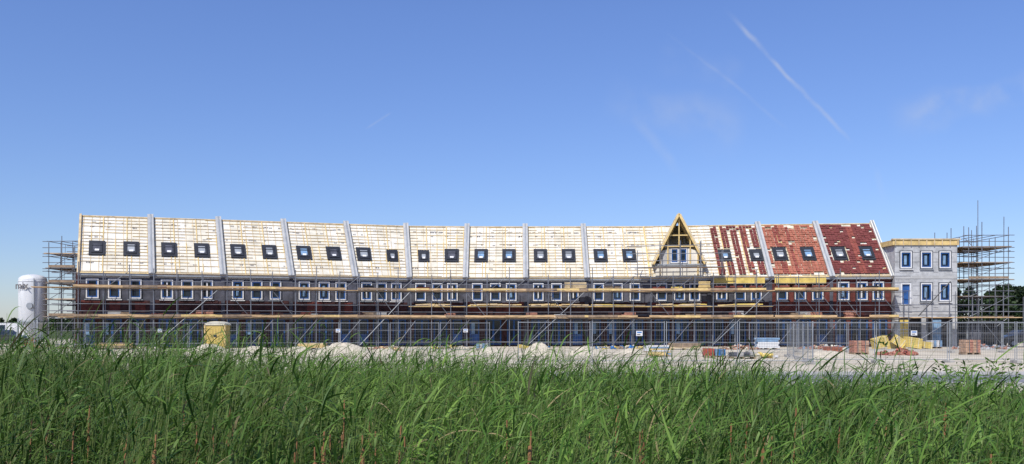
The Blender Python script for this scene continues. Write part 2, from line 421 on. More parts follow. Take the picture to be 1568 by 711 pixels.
def stack(mb,fr,a,b,z,w,h,k,n=5,dep=0.6):
    for j in range(n):
        fr.box(mb,a+random.uniform(0,.06),a+w-random.uniform(0,.06),b,b+dep,z+h*j/n+0.004,z+h*(j+0.82)/n,k)
for i in range(13):
    fr=FR[i]
    for q in range(3):
        a=random.uniform(0,fr.L-1.5)
        k=random.choice(['brick_pack','brick_dark','wood_grey','brick_dark','party_concrete','brick_red'])
        stack(K,fr,a,0.9,2.5,random.uniform(0.6,1.4),random.uniform(0.25,0.6),k,4)
    if random.random()<0.6: stack(K,fr,random.uniform(0,3.5),1.0,4.76,random.uniform(0.8,1.6),random.uniform(0.2,0.45),random.choice(['brick_red','wood_grey','tile_red','frame_dark']),4)
stack(K,FR[7],3.3,0.9,4.76,1.9,0.75,'batten_wood',6)
stack(K,FR[9],4.1,0.9,4.76,1.0,0.8,'timber_yellow',6)
stack(K,FR[9],1.8,0.9,4.76,1.0,0.35,'insulation_yellow',3)
for a in (0.2,1.6,3.2): stack(K,FR[10],a,0.9,4.76,1.1,0.4,'tile_red',4); stack(K,FR[11],a,0.9,4.76,1.1,0.4,'tile_orange',4)
T.obj('tubes',sc); K.obj('deck_boards_and_materials',sc)
DS=MB(); fr=FR[9]
for a in (-1.0,0.9,2.6,4.3,6.1):
    for b in (1.75,0.75):
        DS.tube(fr.P(a,b,5.9),fr.P(a,b,9.0 if 0<a<6 else 8.2),0.034,'steel_tube',5)
for z in (6.75,7.3,7.9):
    DS.tube(fr.P(-1.6,1.75,z),fr.P(6.8,1.75,z),0.03,'steel_tube',5)
DS.tube(fr.P(-1.9,1.75,8.55),fr.P(4.6,1.75,8.6),0.035,'steel_tube',5)
for k in range(4): DS.bar(fr.P(-1.0,0.7+k*.3,6.75),fr.P(6.2,0.7+k*.3,6.75),0.27,0.05,'deck_board')
DS.obj('dormer_platform',sc)

def tower(name,x0,x1,y0,y1,nx,top,decks,seed,back=True):
    random.seed(seed); e=MB()
    xs=[x0+(x1-x0)*k/nx for k in range(nx+1)]; ys=[y0,y1,(y0+y1)/2]
    for x in xs:
        for y in ys:
            e.tube((x,y,0),(x,y,top+random.uniform(-.5,.9)),0.034,'steel_tube',5)
            e.box(x-.1,x+.1,y-.1,y+.1,0,0.03,'steel_tube')
    for z in decks:
        for y in (y0,y1):
            for dz in (0,0.5,1.0): e.tube((x0-.5,y,z+dz),(x1+.5,y,z+dz+random.uniform(-.05,.05)),0.028,'steel_tube',4)
        for x in xs:
            for dz in (0,1.0): e.tube((x,y0-.3,z+dz),(x,y1+.3,z+dz),0.026,'steel_tube',4)
        nb=6
        for k in range(nb):
            y=y0+(y1-y0)*(k+0.5)/nb
            e.bar((x0-.35+random.uniform(-.15,.1),y,z+.06),(x1+.3+random.uniform(-.1,.2),y,z+.06+random.uniform(-.03,.03)),(y1-y0)/nb*0.92,0.06,random.choice(['wood_grey','deck_board','wood_grey']))
        if random.random()<.7: e.bar((x0,y0-.05,z+.2),(x1,y0-.05,z+.2),0.03,0.2,'wood_grey')
    zs=[0]+decks
    for a,b in zip(zs[:-1],zs[1:]): e.tube((x0,y0-.04,a),(x1,y0-.04,b),0.024,'steel_tube',4)
    for dx in (0,0.35): e.tube((x0+.5+dx,y0+.3,0),(x0+.7+dx,y0+.6,decks[-1]+.8),0.02,'steel_tube',4)
    return e.obj(name)
tower('scaffold_tower',-37.4,-35.3,71.6,75.5,2,8.7,[2.5,3.9,5.2,6.4,7.6],3)
tower('scaffold_tower',37.9,41.2,73.6,79.5,3,9.6,[2.5,4.2,5.6,7.0,8.3],5)
random.seed(11)
pole=MB(); pole.tube((39.4,75,0),(39.4,75,12.4),0.03,'steel_tube',5); pole.tube((41.0,74,0),(41.05,74,10.9),0.03,'steel_tube',5); pole.tube((39.4,75,8),(38.8,76,9.3),0.03,'steel_tube'); pole.obj('scaffold_pole')
fs=MB()
for x in (32.3,34.2,36.1,38.0,40.0,42.2):
    for y in (72.2,73.2): fs.tube((x,y,0),(x,y,random.uniform(3.6,4.6) if x>37 else 4.6),0.032,'steel_tube',5)
for z in (2.95,3.5,1.2): fs.tube((31.5,72.2,z),(42.6,72.2,z),0.028,'steel_tube',4)
fs.tube((32.3,72.15,0.1),(36.1,72.15,2.5),0.024,'steel_tube',4); fs.tube((40,72.15,0.1),(38,72.15,2.5),0.024,'steel_tube',4)
fs.tube((33,72,2.6),(35.6,72,5.4),0.05,'frame_dark',5)
fs.obj('front_scaffold',sc)

# ---------------------------------------------------------------- fences
def fence_panel(mb,p,q):
    p=V(p);q=V(q);d=q-p; L=d.length; u=d/L
    a=p+u*0.05; b=q-u*0.05
    for s in (a,b): mb.tube(s+V((0,0,0.08)),s+V((0,0,2.05)),0.021,'zinc',5)
    for z in (0.18,2.0): mb.tube(a+V((0,0,z)),b+V((0,0,z)),0.018,'zinc',4)
    n=int(L/0.12)
    for k in range(1,n): 
        c=a.lerp(b,k/n); mb.bar(c+V((0,0,.18)),c+V((0,0,2.0)),0.0045,0.0045,'fence_wire',V((0,1,0)))
    for k in range(1,9):
        z=.18+1.82*k/9; mb.bar(a+V((0,0,z)),b+V((0,0,z)),0.005,0.005,'fence_wire')
    s=p; s2=V((u.y,-u.x,0))
    mb.bar(s-s2*0.35+V((0,0,.06)),s+s2*0.35+V((0,0,.06)),0.22,0.13,'concrete_foot')
def fence(name,pts):
    mb=MB()
    for p,q in zip(pts[:-1],pts[1:]): fence_panel(mb,(*p,0),(*q,0))
    q=pts[-1]; mb.box(q[0]-.11,q[0]+.11,q[1]-.3,q[1]+.3,0,.13,'concrete_foot')
    return mb.obj(name)
fence('construction_fence',[(0.25,42),(3.75,42.05),(7.25,41.9),(10.75,42.1),(14.25,41.9)])
fence('construction_fence',[(14.3,42.1),(14.9,45.4),(15.5,48.8),(16.2,52.2)])
fence('construction_fence',[(14.5,43.6),(18.0,43.9),(21.5,43.7),(25.0,44),(28.5,43.8),(32,44)])
fence('construction_fence',[(-40+3.5*k,61.5+0.25*math.sin(k*1.7)) for k in range(12)])
fence('construction_fence',[(16+3.4*k,60+0.3*math.sin(k)) for k in range(9)])
for x,y in ((-24.3,61.25),(-3.2,61.2),(-12.0,61.2),(6.0,41.8),(19.8,43.7)):
    s=MB(); k=.5; s.box(x-.3*k,x+.3*k,y-.03,y-.01,1.36,1.6,'white_paint'); s.box(x-.22*k,x+.22*k,y-.034,y-.031,1.5,1.56,'plastic_blue'); s.box(x-.22*k,x+.1*k,y-.034,y-.031,1.4,1.45,'print_ink')
    s.box(x-.28*k,x-.24*k,y-.01,y+.05,1.56,1.59,'steel_tube'); s.obj('fence_sign')

# ---------------------------------------------------------------- silo
si=empty('mortar_silo'); m=MB(); cx,cy=-38.9,72.0
m.lathe((cx,cy,0),[(0.0,5.98),(0.35,5.95),(0.8,5.84),(1.02,5.66),(1.05,5.5),(1.05,2.1),(1.0,2.0),(0.25,0.85),(0.2,0.6),(0.0,0.6)],'silo_white',36)
o=m.obj('tank',si,True)
m=MB()
m.lathe((cx,cy,0),[(1.06,5.45),(1.075,5.42),(1.075,5.36),(1.06,5.33)],'silo_white',36); m.lathe((cx,cy,0),[(1.06,2.2),(1.09,2.17),(1.09,2.08),(1.06,2.05)],'zinc',36)
for sx in(-1,1):
    for sy in(-1,1):
        m.bar((cx+sx*.85,cy+sy*.85,0.05),(cx+sx*.75,cy+sy*.72,2.4),0.12,0.12,'zinc')
        m.box(cx+sx*.85-.2,cx+sx*.85+.2,cy+sy*.85-.2,cy+sy*.85+.2,0,0.06,'zinc')
    m.bar((cx+sx*.84,cy-.84,0.5),(cx+sx*.84,cy+.84,0.5),.07,.07,'zinc')
m.bar((cx-.84,cy-.84,0.5),(cx+.84,cy-.84,0.5),.07,.07,'zinc'); m.bar((cx-.84,cy-.84,0.6),(cx+.8,cy-.8,1.9),.05,.05,'zinc')
m.box(cx-.4,cx+.5,cy-.5,cy+.2,0.1,0.65,'plastic_red'); m.tube((cx+.6,cy-.9,0.1),(cx+.6,cy-.95,5.6),0.04,'zinc',6)
m.tube((cx+.3,cy-.98,3.4),(cx+.3,cy-1.1,3.4),0.25,'zinc',12)
m.obj('frame',si)
tx=bpy.data.curves.new('lettering','FONT'); tx.body='mix'; tx.size=0.8; tx.extrude=0.01; tx.offset=.012; tx.align_x='CENTER'
to=bpy.data.objects.new('lettering',tx); S.collection.objects.link(to); to.location=(cx-0.3,cy-1.10,4.75); to.rotation_euler=(math.radians(90),0,math.radians(-12)); tx.materials.append(M['print_ink']); to.parent=si

# ---------------------------------------------------------------- small site objects
def toilet(x,y):
    m=MB(); w=0.72
    m.box(x-w,x+w,y-.6,y+.6,0.12,1.85,'toilet_yellow')
    m.box(x-w-.02,x+w+.02,y-.64,y+.64,0.02,0.12,'wood_grey')
    for s in (-1,1): m.box(x+s*w-.05,x+s*w+.05,y-.66,y-.601,0.12,1.9,'timber_yellow')
    for k in range(5): m.box(x-w+.2+k*.24,x-w+.26+k*.24,y-.625,y-.602,.25,1.6,'insulation_yellow')
    m.box(x-.1,x+.12,y-.64,y-.626,1.0,1.15,'frame_dark')
    n=8; pts=[]
    for k in range(n+1):
        t=math.pi*k/n; pts.append((x-math.cos(t)*(w+.06),1.85+math.sin(t)*.28))
    for (a,za),(b,zb) in zip(pts[:-1],pts[1:]): m.poly([(a,y-.66,za),(b,y-.66,zb),(b,y+.66,zb),(a,y+.66,za)],'cream')
    for yy in (y-.66,y+.66): m.poly([(a,yy,z) for a,z in pts],'cream')
    m.obj('portable_toilet')
toilet(-21.4,64.5)
def pallet(m,x,y,w=1.1,d=0.9,rot=0):
    for k in range(5): m.box(x-w/2,x+w/2,y-d/2+k*d/5+.01,y-d/2+(k+.75)*d/5,0.11,0.135,'wood_grey')
    for k in (-1,0,1): m.box(x+k*(w/2-.05)-.05,x+k*(w/2-.05)+.05,y-d/2,y+d/2,0,0.108,'wood_grey')
def pack(name,x,y,w,h,k,k2=None,n=5,d=0.9):
    m=MB(); pallet(m,x,y,w,d)
    for j in range(n):
        for c in range(4):
            a=x-w/2+w*c/4+.01; b=a+w/4-.02; jj=random.uniform(-.02,.02)
            m.box(a,b,y-d/2+.03+jj,y+d/2-.03+jj,.14+h*j/n+.003,.14+h*(j+.93)/n,k if (k2 is None or c%2) else k2)
    for s in (-.25,.25): m.box(x+w*s-.02,x+w*s+.02,y-d/2-.01,y+d/2+.01,.14,.15+h,'print_ink')
    return m.obj(name)
pack('brick_pallet',21.9,56,0.95,0.75,'wrap_brown','brick_pack'); pack('brick_pallet',28.9,56,0.95,0.8,'brick_pack','wrap_brown')
pack('brick_pallet',11.2,50.6,.5,0.4,'plastic_red'); pack('crate_pallet',11.8,50.6,.6,0.36,'plastic_blue','film_pale')
pack('paver_stack',12.7,49.0,1.3,0.22,'concrete_foot','wall_grey',3)
pack('brick_pallet',-37.6,79,2.4,0.9,'brick_red','brick_pack'); pack('brick_pallet',-35.6,77,1.6,.6,'brick_red')
pack('roof_tile_pallet',20.6,57,1.0,.35,'tile_orange'); pack('block_pallet',-2.2,66,.9,.35,'wall_light','film_pale')
pack('block_pallet',33.6,70.6,.9,.5,'film_pale','white_paint'); pack('block_pallet',9.3,59,1.0,.35,'white_paint')
def insul(x,y,rot,tilt,w=1.1,h=.8):
    m=MB()
    for k in range(6): m.box(-w/2,w/2,-.35,.35,k*h/6+.004,(k+.94)*h/6,'insulation_yellow')
    for s in(-.3,.3): m.box(s-.02,s+.02,-.36,.36,-.004,h+.006,'cream')
    o=m.obj('insulation_pack'); o.location=(x,y,abs(math.sin(tilt))*w/2); o.rotation_euler=(0,tilt,rot)
insul(28.7,69,.2,-.25); insul(30.0,69.3,-.3,.6,1.0,.7); insul(31.1,69,.1,.15,1.2,.8); insul(30.4,70.1,.5,0,1.3,.6); insul(0.9,66,.3,.2,.9,.25); insul(32.4,69.6,.2,.1,.8,.5)
def heap(name,x,y,r,h,k,seed=0,n=28,rings=9,sq=0.75,rough=.12):
    rg=np.random.default_rng(seed); m=MB()
    ph=rg.uniform(0,6.28,6); mi=m.mi(k)
    m.v.append((x,y,h))
    for a in range(1,rings+1):
        f=a/rings
        for j in range(n):
            t=2*math.pi*j/n; rr=r*f*(1+.18*math.sin(2*t+ph[0])+.1*math.sin(3*t+ph[1])+.05*math.sin(7*t+ph[2]))
            z=h*(0.5+0.5*math.cos(math.pi*min(1,f)))**1.1*(1+rough*math.sin(5*t+ph[3]+a))+rg.uniform(-.04,.04)*h*(f<1)
            if a==rings: z=-.03
            m.v.append((x+math.cos(t)*rr,y+math.sin(t)*rr*sq,z))
    for j in range(n): m.f.append((0,1+j,1+(j+1)%n)); m.m.append(mi)
    for a in range(rings-1):
        for j in range(n): m.f.append((1+a*n+j,1+(a+1)*n+j,1+(a+1)*n+(j+1)%n,1+a*n+(j+1)%n)); m.m.append(mi)
    return m.obj(name,None,k=='sand_pile_mat')
heap('sand_pile',-20.5,60,2.4,.55,'sand_pile_mat',1); heap('sand_pile',-17.5,60.5,1.8,.4,'sand_pile_mat',2)
heap('sand_pile',-10.5,54.5,2.4,.75,'sand_pile_mat',3); heap('sand_pile',-13.2,55,1.9,.5,'sand_pile_mat',4); heap('sand_pile',-8.2,56.5,1.8,.35,'sand_pile_mat',5)
heap('sand_pile',1.6,54,1.7,.75,'sand_pile_mat',6); heap('sand_pile',4.6,55,1.7,.55,'sand_pile_mat',7); heap('sand_pile',-1.5,58,1.6,.4,'sand_pile_mat',9)
heap('sand_pile',18.5,52,2.0,.35,'sand_pile_mat',8); heap('sand_pile',7.7,57,1.3,.35,'sand_pile_mat',12)
def rubble(name,x,y,r,h,ks,n=60,sz=.16):
    m=MB()
    for j in range(n):
        t=random.uniform(0,6.28); q=random.random()**.6; px=x+math.cos(t)*r*q; py=y+math.sin(t)*r*q*.7; z=h*(1-q)*random.uniform(.3,1)
        d=V((random.uniform(-1,1),random.uniform(-1,1),random.uniform(-.5,.5))).normalized()*sz
        m.bar(V((px,py,z+.04))-d,V((px,py,z+.04))+d,sz*.9,sz*.6,random.choice(ks))
    return m.obj(name)
rubble('loose_tile_pile',24.3,55,.8,.45,['tile_orange','tile_red','brick_pack'],110)
rubble('loose_brick_pile',22.9,54.5,.6,.2,['tile_red','brick_pack'],40)
rubble('sand_bag_pile',14.4,50.6,.65,.25,['insulation_yellow','cream','white_paint'],26,.2)
rubble('timber_offcuts',-9.3,66,1.2,.2,['timber_yellow','wood_grey','brick_pack','cream'],50,.2)
rubble('timber_offcuts',2.0,68,1.0,.3,['plastic_green','insulation_yellow','plastic_blue','cream'],30,.2)
rubble('rubble_pile',17.5,68,1.6,.3,['brick_pack','cream','wood_grey'],60,.15)
rubble('rubble_pile',-28,67,1.2,.25,['wood_grey','brick_pack','cream'],40,.15)
rubble('rubble_pile',-5,69,2.0,.2,['wood_grey','insulation_yellow','cream','wall_light'],50,.15)
rubble('rubble_pile',9,69,2.6,.25,['wood_grey','insulation_yellow','cream','plastic_blue'],60,.16)
rubble('rubble_pile',24.5,69,2.2,.3,['wood_grey','film_pale','cream','brick_pack'],60,.18)
rubble('rubble_pile',36,68,2.2,.35,['wood_grey','wall_light','zinc','brick_pack'],60,.2)
rubble('rubble_pile',-36.5,69,2.0,.35,['wood_grey','wall_light','zinc','brick_pack'],60,.2)
def tstack(x,y,w,h,ks,n=6,d=1.0):
    m=MB()
    for s in(-.35,0,.35): m.box(x+s*w-.05,x+s*w+.05,y-d/2,y+d/2,0,.1,'wood_grey')
    for j in range(n):
        for r_ in range(5):
            a=random.uniform(0,.15); m.box(x-w/2+a,x+w/2-random.uniform(0,.15),y-d/2+r_*d/5,y-d/2+(r_+.9)*d/5,.1+h*j/n+.002,.1+h*(j+.9)/n,random.choice(ks))
    m.obj('timber_stack')
tstack(8.9,53.5,1.3,.55,['film_pale','timber_yellow','white_paint','timber_yellow'],6); tstack(8.6,52.2,1.1,.14,['timber_yellow'],2); tstack(-30.5,68,2.6,.4,['wood_grey','timber_yellow'],4); tstack(-15.5,69,2.2,.35,['timber_yellow','batten_wood'],4); tstack(13,67,2.4,.4,['wood_grey','batten_wood'],4); tstack(19.5,68,1.8,.8,['white_paint','film_pale'],5)
def dark_container(x0,x1,y0,y1,h):
    m=MB(); m.box(x0+.05,x1-.05,y0+.05,y1-.05,.1,h-.05,'frame_dark')
    n=int((x1-x0)/.25)
    for k in range(n): a=x0+.1+k*(x1-x0-.2)/n; m.box(a,a+.12,y0+.01,y0+.048,.2,h-.15,'shadow_inside')
    for x in(x0,x1-.12):
        for y in (y0,y1-.12): m.box(x,x+.12,y,y+.12,0,h,'zinc')
    for z in(0.04,h-.13): m.box(x0+.12,x1-.12,y0-.003,y0+.045,z,z+.13,'zinc')
    m.box(x0+.3,x0+1.2,y0-.02,y0+.008,.25,h-.3,'wall_grey'); m.obj('added_dark_container')
dark_container(38.2,41.2,74.5,79,2.2)  # dark container shape added to stand for the dark area under the deck
def car(x,y,s=1,mat='car_black',van=False):
    prof=[(-2.1,.35),(-2.15,.75),(-1.9,.9),(-1.15,1.0),(-.55,1.42),(.9,1.45),(1.6,1.05),(2.05,.95),(2.15,.5),(2.1,.35)] if not van else [(-2.3,.4),(-2.35,.95),(-2.0,1.1),(-1.35,1.95),(-1.1,2.05),(2.2,2.05),(2.3,1.9),(2.3,.4)]
    m=MB(); i=m.mi(mat); w=.85; n=len(prof); b=len(m.v)
    for yy in (-w,w):
        for (px,pz) in prof:
            t=.12 if pz>1.15 else 0
            m.v.append((x+s*px,y+yy*(1-t),pz))
    m.f.append(tuple(b+k for k in range(n))); m.m.append(i); m.f.append(tuple(b+n+k for k in reversed(range(n)))); m.m.append(i)
    for k in range(n): m.f.append((b+k,b+(k+1)%n,b+n+(k+1)%n,b+n+k)); m.m.append(i)
    if van: m.poly([(x+s*-1.75,y-.862,1.2),(x+s*-.5,y-.862,1.2),(x+s*-.5,y-.775,1.85),(x+s*-1.3,y-.775,1.85)],'glass_dark')
    else:
        for q in ([(-1.0,1.02),(-.1,1.02),(-.1,1.38),(-.5,1.38)],[(0,1.02),(1.3,1.05),(.85,1.38),(0,1.38)]): m.poly([(x+s*a,y-.87 if z<1.1 else y-.77,z) for a,z in q],'glass_dark')
    for wx in(-1.35,1.35):
        for yy in(-.86,.7): m.tube((x+wx,y+yy,.33),(x+wx,y+yy+.18,.33),.33,'rubber',16); m.tube((x+wx,y+yy-.01,.33),(x+wx,y+yy,.33),.19,'zinc',12)
    m.box(x+s*2.1-.03,x+s*2.1+.06,y-.7,y-.4,.65,.8,'plastic_red'); m.obj('parked_van' if van else 'parked_car')
car(-44.0,76.5,-1,'car_black'); car(-48.2,86,1,'car_white',True); car(43.3,75.0,1,'car_black')
m=MB(); x,y=-40.7,69.5
m.box(x-.5,x+.5,y-.3,y+.3,.35,.5,'zinc'); m.tube((x-.35,y,.9),(x+.25,y,1.35),.34,'wall_light',14,.18); m.tube((x-.35,y,.9),(x-.5,y,.8),.34,'wall_light',14,.22)
for a in(-.35,.35): m.tube((x+a,y-.35,.22),(x+a,y-.25,.22),.22,'rubber',14); m.bar((x+a,y,.3),(x+a*.3,y,1.0),.06,.06,'zinc')
m.obj('cement_mixer')

# ---------------------------------------------------------------- ground
def gz(y):
    a=np.asarray(y,float)
    def sm(e0,e1,v): t=np.clip((v-e0)/(e1-e0),0,1); return t*t*(3-2*t)
    return -0.7*sm(1.5,4.5,a)*(1-sm(13.5,20.5,a))
xs=np.array([-4000,-2000,-900,-400,-200,-120,-80]+list(np.arange(-60,60.1,1.5))+[80,120,200,400,900,2000,4000],float)
ys=np.array([-400,-100,-30,-8,-2]+list(np.arange(0,25,0.7))+list(np.arange(25,92,1.0))+[100,115,140,180,260,400,800,1600,3500,6000],float)
X,Y=np.meshgrid(xs,ys); Z=gz(Y)
site=((Y>37)&(Y<67)&(np.abs(X)<60))
Z=Z+site*(0.05*np.sin(X*.7+Y*.3)*np.sin(Y*.9-X*.2)+rng.uniform(-.03,.03,X.shape))
bank=((Y>3)&(Y<18)); Z=Z+bank*rng.uniform(-.06,.06,X.shape)
vv=np.stack([X,Y,Z],-1).reshape(-1,3); nx=len(xs); ny=len(ys)
ff=[(r*nx+c,r*nx+c+1,(r+1)*nx+c+1,(r+1)*nx+c) for r in range(ny-1) for c in range(nx-1)]
me=bpy.data.meshes.new('ground'); me.from_pydata(vv.tolist(),[],ff); me.polygons.foreach_set('use_smooth',[True]*len(ff))
g=bpy.data.objects.new('ground',me); S.collection.objects.link(g)
gm=bpy.data.materials.new('ground_soil'); gm.use_nodes=True; nt=gm.node_tree; N=nt.nodes; Lk=nt.links; b=N['Principled BSDF']; b.inputs['Roughness'].default_value=.95; b.inputs['Specular IOR Level'].default_value=.1
tc=N.new('ShaderNodeTexCoord'); sp=N.new('ShaderNodeSeparateXYZ'); Lk.new(tc.outputs['Object'],sp.inputs[0])
def noise(scale,det=5,st=None):
    n=N.new('ShaderNodeTexNoise'); n.inputs['Scale'].default_value=scale; n.inputs['Detail'].default_value=det
    if st:
        mp=N.new('ShaderNodeMapping'); mp.inputs['Scale'].default_value=st; Lk.new(tc.outputs['Object'],mp.inputs[0]); Lk.new(mp.outputs[0],n.inputs['Vector'])
    else: Lk.new(tc.outputs['Object'],n.inputs['Vector'])
    return n
def ramp(src,p0,c0,p1,c1):
    r=N.new('ShaderNodeValToRGB'); r.color_ramp.elements[0].position=p0; r.color_ramp.elements[1].position=p1; r.color_ramp.elements[0].color=(*c0,1); r.color_ramp.elements[1].color=(*c1,1); Lk.new(src,r.inputs[0]); return r
n1=noise(.35,8,(0.5,1.6,1)); sand=ramp(n1.outputs['Fac'],.35,(.39,.34,.26),.65,(.60,.545,.44))
n2=noise(1.5,6); grass=ramp(n2.outputs['Fac'],.35,(.03,.045,.015),.65,(.07,.09,.03))
def mathn(op,a,b_=None):
    n=N.new('ShaderNodeMath'); n.operation=op
    for k,v in ((0,a),(1,b_)):
        if v is None: continue
        if isinstance(v,(int,float)): n.inputs[k].default_value=v
        else: Lk.new(v,n.inputs[k])
    return n.outputs[0]
def smooth(v,e0,e1):
    n=N.new('ShaderNodeMapRange'); n.interpolation_type='SMOOTHSTEP'; n.inputs['From Min'].default_value=e0; n.inputs['From Max'].default_value=e1; Lk.new(v,n.inputs['Value']); return n.outputs[0]
yn=mathn('ADD',sp.outputs['Y'],mathn('MULTIPLY',mathn('SUBTRACT',n2.outputs['Fac'],.5),6.0))
k1=smooth(yn,21.5,24.0); k2=mathn('SUBTRACT',1.0,smooth(sp.outputs['Y'],105,125)); fac=mathn('MULTIPLY',k1,k2)
mx=N.new('ShaderNodeMix'); mx.data_type='RGBA'; Lk.new(fac,mx.inputs[0]); Lk.new(grass.outputs[0],mx.inputs[6]); Lk.new(sand.outputs[0],mx.inputs[7])
Lk.new(mx.outputs[2],b.inputs['Base Color'])
bp=N.new('ShaderNodeBump'); bp.inputs['Strength'].default_value=.5; bp.inputs['Distance'].default_value=.15; n3=noise(2.5,8); Lk.new(n3.outputs['Fac'],bp.inputs['Height']); Lk.new(bp.outputs[0],b.inputs['Normal'])
me.materials.append(gm)
rd=MB(); rd.poly([(-400,27.3,.006),(400,27.3,.006),(400,33.4,.006),(-400,33.4,.006)],'asphalt'); rd.obj('road')
kb=MB()
for x in range(-60,60):
    kb.box(x,x+.985,33.4,33.55,-.05,.12,'kerb_stone'); kb.box(x,x+.985,27.15,27.3,-.05,.12,'kerb_stone')
kb.obj('road_kerb')

# ---------------------------------------------------------------- vegetation
def mesh_np(name,verts,quads,cols,mat='leaf'):
    me=bpy.data.meshes.new(name); nv=len(verts); nf=len(quads)
    me.vertices.add(nv); me.vertices.foreach_set('co',verts.astype(np.float32).ravel())
    me.loops.add(nf*4); me.loops.foreach_set('vertex_index',quads.astype(np.int32).ravel())
    me.polygons.add(nf); me.polygons.foreach_set('loop_start',np.arange(0,nf*4,4,dtype=np.int32)); me.polygons.foreach_set('loop_total',np.full(nf,4,dtype=np.int32))
    me.update(calc_edges=True)
    at=me.color_attributes.new('col','FLOAT_COLOR','POINT'); c=np.ones((nv,4),np.float32); c[:,:3]=cols; at.data.foreach_set('color',c.ravel())
    me.materials.append(M[mat]); me.validate(); o=bpy.data.objects.new(name,me); S.collection.objects.link(o); return o
class RB:
    def __init__(s): s.v=[];s.q=[];s.c=[];s.n=0
    def add(s,C,Wd,prof,col):
        Nn,Kk,_=C.shape
        a=C-Wd[:,None,:]*prof[None,:,None]; b=C+Wd[:,None,:]*prof[None,:,None]
        v=np.stack([a,b],2).reshape(-1,3)
        base=s.n+np.arange(Nn)[:,None]*(Kk*2)+np.arange(Kk-1)[None,:]*2
        q=np.stack([base,base+1,base+3,base+2],-1).reshape(-1,4)
        s.v.append(v); s.q.append(q); s.c.append(np.repeat(col,Kk*2,axis=0)); s.n+=len(v)
    def obj(s,name): return mesh_np(name,np.concatenate(s.v),np.concatenate(s.q),np.concatenate(s.c))
def unit(a): return a/np.linalg.norm(a,axis=-1,keepdims=True)
def fld(x,y): return 0.5*np.sin(x*1.1+y*.5+1.3)+.3*np.sin(x*2.3-y*.9)+.2*np.sin(x*4.1+y*1.7+.5)
def reeds(name,NS,y0,y1,hscale=1.0,seed=1):
    rg=np.random.default_rng(seed); rb=RB()
    y=rg.uniform(y0,y1,NS*2); x=rg.uniform(-1,1,NS*2)*(0.66*y1+2); k=np.abs(x)<0.66*y+2
    k&=(fld(x*2.1+4,y*1.9+1)+rg.normal(0,.35,NS*2)>-.62)
    x=x[k][:NS]; y=y[k][:NS]; n=len(x)
    zb=gz(y)-.03
    T=(1.43-.036*x-.035*np.maximum(0,x-3)+.13*fld(x,y)+.06*np.sin(x*7+y*3))-np.maximum(0,y-11)*.06
    T=zb+(T-zb)*np.clip(rg.normal(.89,.115,n),.5,1.13)*hscale
    H=T-zb
    wind=np.stack([rg.normal(.5,.4,n),rg.normal(0,.4,n),np.zeros(n)],-1)
    lean=wind*H[:,None]*.16
    def stem(s):
        return np.stack([x,y,zb],-1)+lean*(s**2)[:,None]+np.stack([0*s,0*s,H*s],-1)
    Kk=5; C=np.stack([stem(np.full(n,t)) for t in np.linspace(0,1,Kk)],1)
    sd=unit(np.stack([rg.uniform(.6,1,n),rg.uniform(-.5,.5,n),np.zeros(n)],-1))*.0042
    g=rg.uniform(0,1,(n,1)); base=np.array([[.10,.165,.04]])*(1-g)+np.array([[.19,.235,.08]])*g
    rb.add(C,sd,np.array([1,1,.9,.7,.3]),base*.9)
    clump=(1+.40*fld(x*.7+3,y*.8))[:,None]
    yel=np.clip(.4+.7*fld(x*.35+9,y*.5+2),0,1)[:,None]
    for l in range(10):
        s=np.clip(rg.uniform(.30+.065*l,.42+.065*l,n),0,1)
        P0=stem(s)
        az=rg.normal(0.15,1.0,n)+np.where(rg.random(n)<.3,np.pi,0)
        out=np.stack([np.cos(az),np.sin(az),0*az],-1)
        el=rg.uniform(.5,1.3,n); Ln=rg.uniform(.20,.48,n)*(1-.2*(l==0)); dr=rg.uniform(.1,.9,n)*Ln
        ts=np.linspace(0,1,6)
        C=P0[:,None,:]+Ln[:,None,None]*ts[None,:,None]*(np.cos(el)[:,None]*out+np.sin(el)[:,None]*np.array([[0,0,1]]))[:,None,:]
        C=C+ts[None,:,None]**2*np.stack([.12*Ln,0*Ln,-dr*.8],-1)[:,None,:]
        side=np.stack([-np.sin(az),np.cos(az),rg.uniform(-.7,.7,n)],-1); side=unit(side)*rg.uniform(.0045,.0095,n)[:,None]
        u=rg.uniform(0,1,(n,1))**1.5; hh=s[:,None]
        col=np.array([[.046,.112,.017]])*(1-u)+np.array([[.155,.265,.055]])*u
        col=col*(1-.4*yel)+col*np.array([[1.35,1.10,.9]])*.4*yel
        dead=(rg.random((n,1))<(.16-.15*hh)); col=np.where(dead,np.array([[.27,.22,.11]]),col)
        rb.add(C,side,np.array([.6,1,.95,.75,.45,.04]),col*clump)
    return rb.obj(name)
reeds('reed_bed',20500,5.0,18.5,1.0,2)
